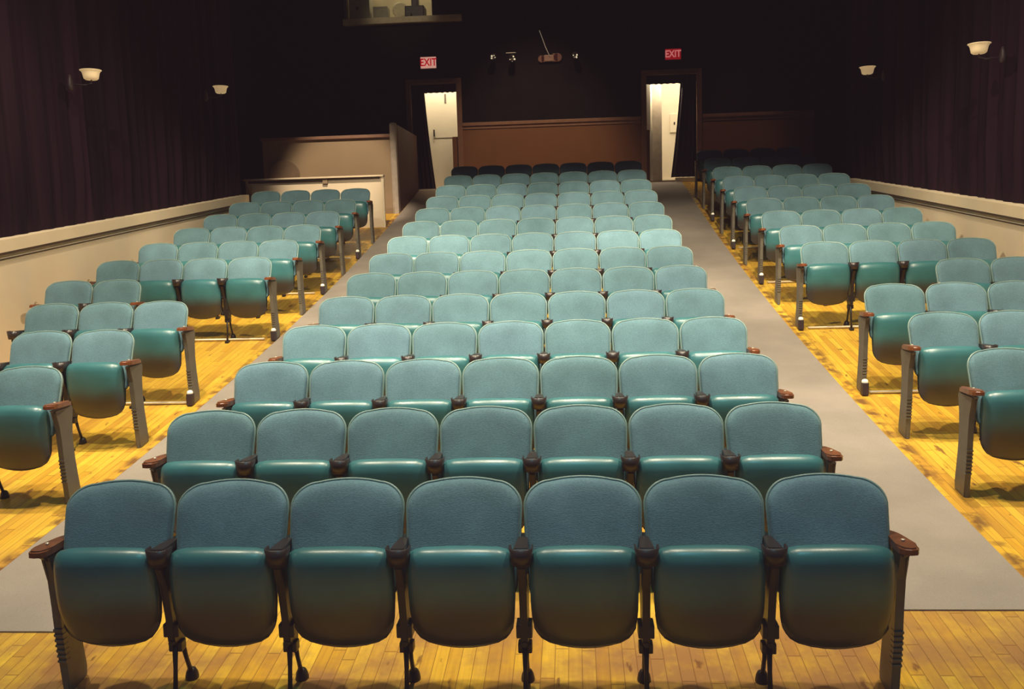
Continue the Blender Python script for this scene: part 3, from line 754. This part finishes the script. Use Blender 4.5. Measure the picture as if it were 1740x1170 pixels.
# ---- wall sconces
def sconce(sgn, y, z, label, sc_=0.84):
    t = thing('wall_sconce', label, 'wall sconce', (sgn*4.80, y, z), 0, 'bowl sconces on the side walls')
    t.scale = (sc_,)*3
    bm = bmesh.new()
    lathe(bm, [(0.03, -0.062), (0.072, -0.060), (0.092, -0.045), (0.100, -0.010), (0.108, 0.025), (0.122, 0.050), (0.136, 0.058), (0.136, 0.064), (0.120, 0.060), (0.10, 0.03), (0.05, -0.04)], 40)
    obj('bowl_shade', bm, 'shade', t, True)
    bm = bmesh.new(); tube(bm, [(0, 0, -0.06), (0, 0, -0.10), (sgn*0.08, -0.02, -0.13), (sgn*0.30, -0.04, -0.11)], 0.010, 8)
    obj('arm', bm, 'bracket', t, True)
    bm = bmesh.new(); lathe(bm, [(0.018, 0.0), (0.036, 0.02), (0.044, 0.07), (0.030, 0.14), (0.012, 0.20)], 20, (sgn*0.27, -0.04, -0.19)); obj('backplate', bm, 'bracket', t, True)
sconce(-1, 10.0, 3.80, 'cream bowl sconce on the left wall, nearer of the two')
sconce(-1, 13.8, 4.195, 'small cream bowl sconce farther along the left wall')
sconce(1, 10.2, 3.725, 'cream bowl sconce on the right wall, nearer of the two')
sconce(1, 13.9, 4.115, 'small cream bowl sconce farther along the right wall')

# ------------------------------------------------------------------ light
def spot(name, loc, target, power, col, size, blend, radius=0.12):
    l = bpy.data.lights.new(name, 'SPOT'); l.energy = power; l.color = col; l.spot_size = math.radians(size); l.spot_blend = blend; l.shadow_soft_size = radius
    o = bpy.data.objects.new(name, l); C.objects.link(o); o.location = loc
    o.rotation_euler = (Vector(target)-Vector(loc)).to_track_quat('-Z', 'Y').to_euler()
    return o
WARM = (1.0, 0.86, 0.62)
for x in (-3.0, 0.0, 3.0):
    spot('ceiling_lamp', (x, 4.6, 8.4), (x, 4.5, 0.3), 1050, (1, 0.88, 0.66), 66, 0.6, 0.07)
    spot('ceiling_lamp', (x, 5.7, 8.4), (x*1.0, 8.2, 0.3), 1500, WARM, 68, 0.5, 0.08)
for x in (-2.4, 0, 2.4):
    spot('ceiling_lamp', (x, 1.6, 8.2), (x*1.1, 9.0, 2.0), 1350, (1, 0.88, 0.68), 46, 0.4, 0.08)
    spot('ceiling_lamp', (x, 5.6, 8.4), (x*1.15, 12.2, 2.4), 2500, WARM, 36, 0.4, 0.08)
for sx in (-1, 1):
    spot('wall_fill', (-2.2*sx, 8.5, 8.4), (5.0*sx, 9.6, 1.1), 1500, WARM, 52, 0.9, 0.1)  # unseen fill spots added to brighten the cream side walls
spot('rear_fill', (-3.0, 16.8, 8.4), (-3.1, 20, 6.65), 115, (1, 0.86, 0.6), 26, 0.6, 0.2)  # unseen fill added to brighten the booth sill and cabinet
spot('front_fill', (0.3, 0.6, 8.0), (0.2, 4.2, 0.8), 300, (0.12, 0.72, 1.0), 75, 0.9, 0.2)  # unseen blue fill added to tint the front row
spot('rear_fill', (-0.3, 16.6, 8.4), (-0.3, 20, 3.0), 900, (1, 0.72, 0.45), 48, 0.8, 0.3)  # unseen fill added to light the brown wainscot
spot('rear_fill', (3.8, 18.1, 8.4), (4.0, 20, 3.1), 150, (1, 0.60, 0.40), 30, 0.8, 0.3)  # unseen fill added for the right end of the back wall
spot('rear_fill', (-2.8, 13.0, 8.4), (-3.9, 17.2, 2.9), 2600, (1, 0.82, 0.60), 23, 0.5, 0.15)  # unseen fill added to brighten the half wall and tan partition
def area(name, loc, rot, power, col, sx, sy):
    l = bpy.data.lights.new(name, 'AREA'); l.energy = power; l.color = col; l.shape = 'RECTANGLE'; l.size = sx; l.size_y = sy
    o = bpy.data.objects.new(name, l); C.objects.link(o); o.location = loc; o.rotation_euler = rot
    return o
area('lobby_light', (3.0, 21.2, 5.55), (0, 0, 0), 36, (1, 0.86, 0.62), 1.6, 1.2)
area('lobby_light', (2.5, YB+0.10, 5.06), (math.radians(18), math.radians(25), 0), 22, (1, 0.88, 0.66), 0.5, 0.05)  # added out of sight behind the valance to brighten the white strips
area('vestibule_light', (-2.45, 20.30, 5.9), (math.radians(28), 0, 0), 42, (1, 0.86, 0.62), 1.2, 0.2)
area('booth_light', (-3.1, 20.7, 7.75), (0, 0, 0), 15, (1, 0.86, 0.55), 1.8, 0.6)

w = bpy.data.worlds.new('world'); bpy.context.scene.world = w; w.use_nodes = True
w.node_tree.nodes['Background'].inputs['Color'].default_value = (0.20, 0.40, 0.85, 1)
w.node_tree.nodes['Background'].inputs['Strength'].default_value = 0.10

# ------------------------------------------------------------------ camera
pit, yaw, rol = (math.radians(a) for a in (7.242, 4.063, -1.639))
cy, sy, cp, sp = math.cos(yaw), math.sin(yaw), math.cos(pit), math.sin(pit)
right0 = Vector((cy, sy, 0)); fwd_h = Vector((-sy, cy, 0))
fwd = fwd_h*cp + Vector((0, 0, -sp)); up0 = fwd_h*sp + Vector((0, 0, cp))
# roll: image u = cos(r)*a - sin(r)*b with b pointing down
cr, sr = math.cos(rol), math.sin(rol)
right = right0*cr + up0*sr
up = up0*cr - right0*sr
cam = bpy.data.cameras.new('camera'); co = bpy.data.objects.new('camera', cam); C.objects.link(co)
mt = Matrix((right, up, -fwd)).transposed().to_4x4(); mt.translation = (0.4956, 0, 1.9789)
co.matrix_world = mt
cam.sensor_fit = 'HORIZONTAL'; cam.sensor_width = 36; cam.lens = 36*1541/1740; cam.clip_start = 0.05; cam.clip_end = 100
sc = bpy.context.scene; sc.camera = co
sc.view_settings.view_transform = 'Standard'; sc.view_settings.look = 'None'; sc.view_settings.exposure = 0; sc.view_settings.gamma = 1
sc.view_settings.use_curve_mapping = True
cm = sc.view_settings.curve_mapping
cm.black_level = (-0.0095, -0.0062, -0.0076); cm.white_level = (1.0, 1.02, 1.06); cm.update()
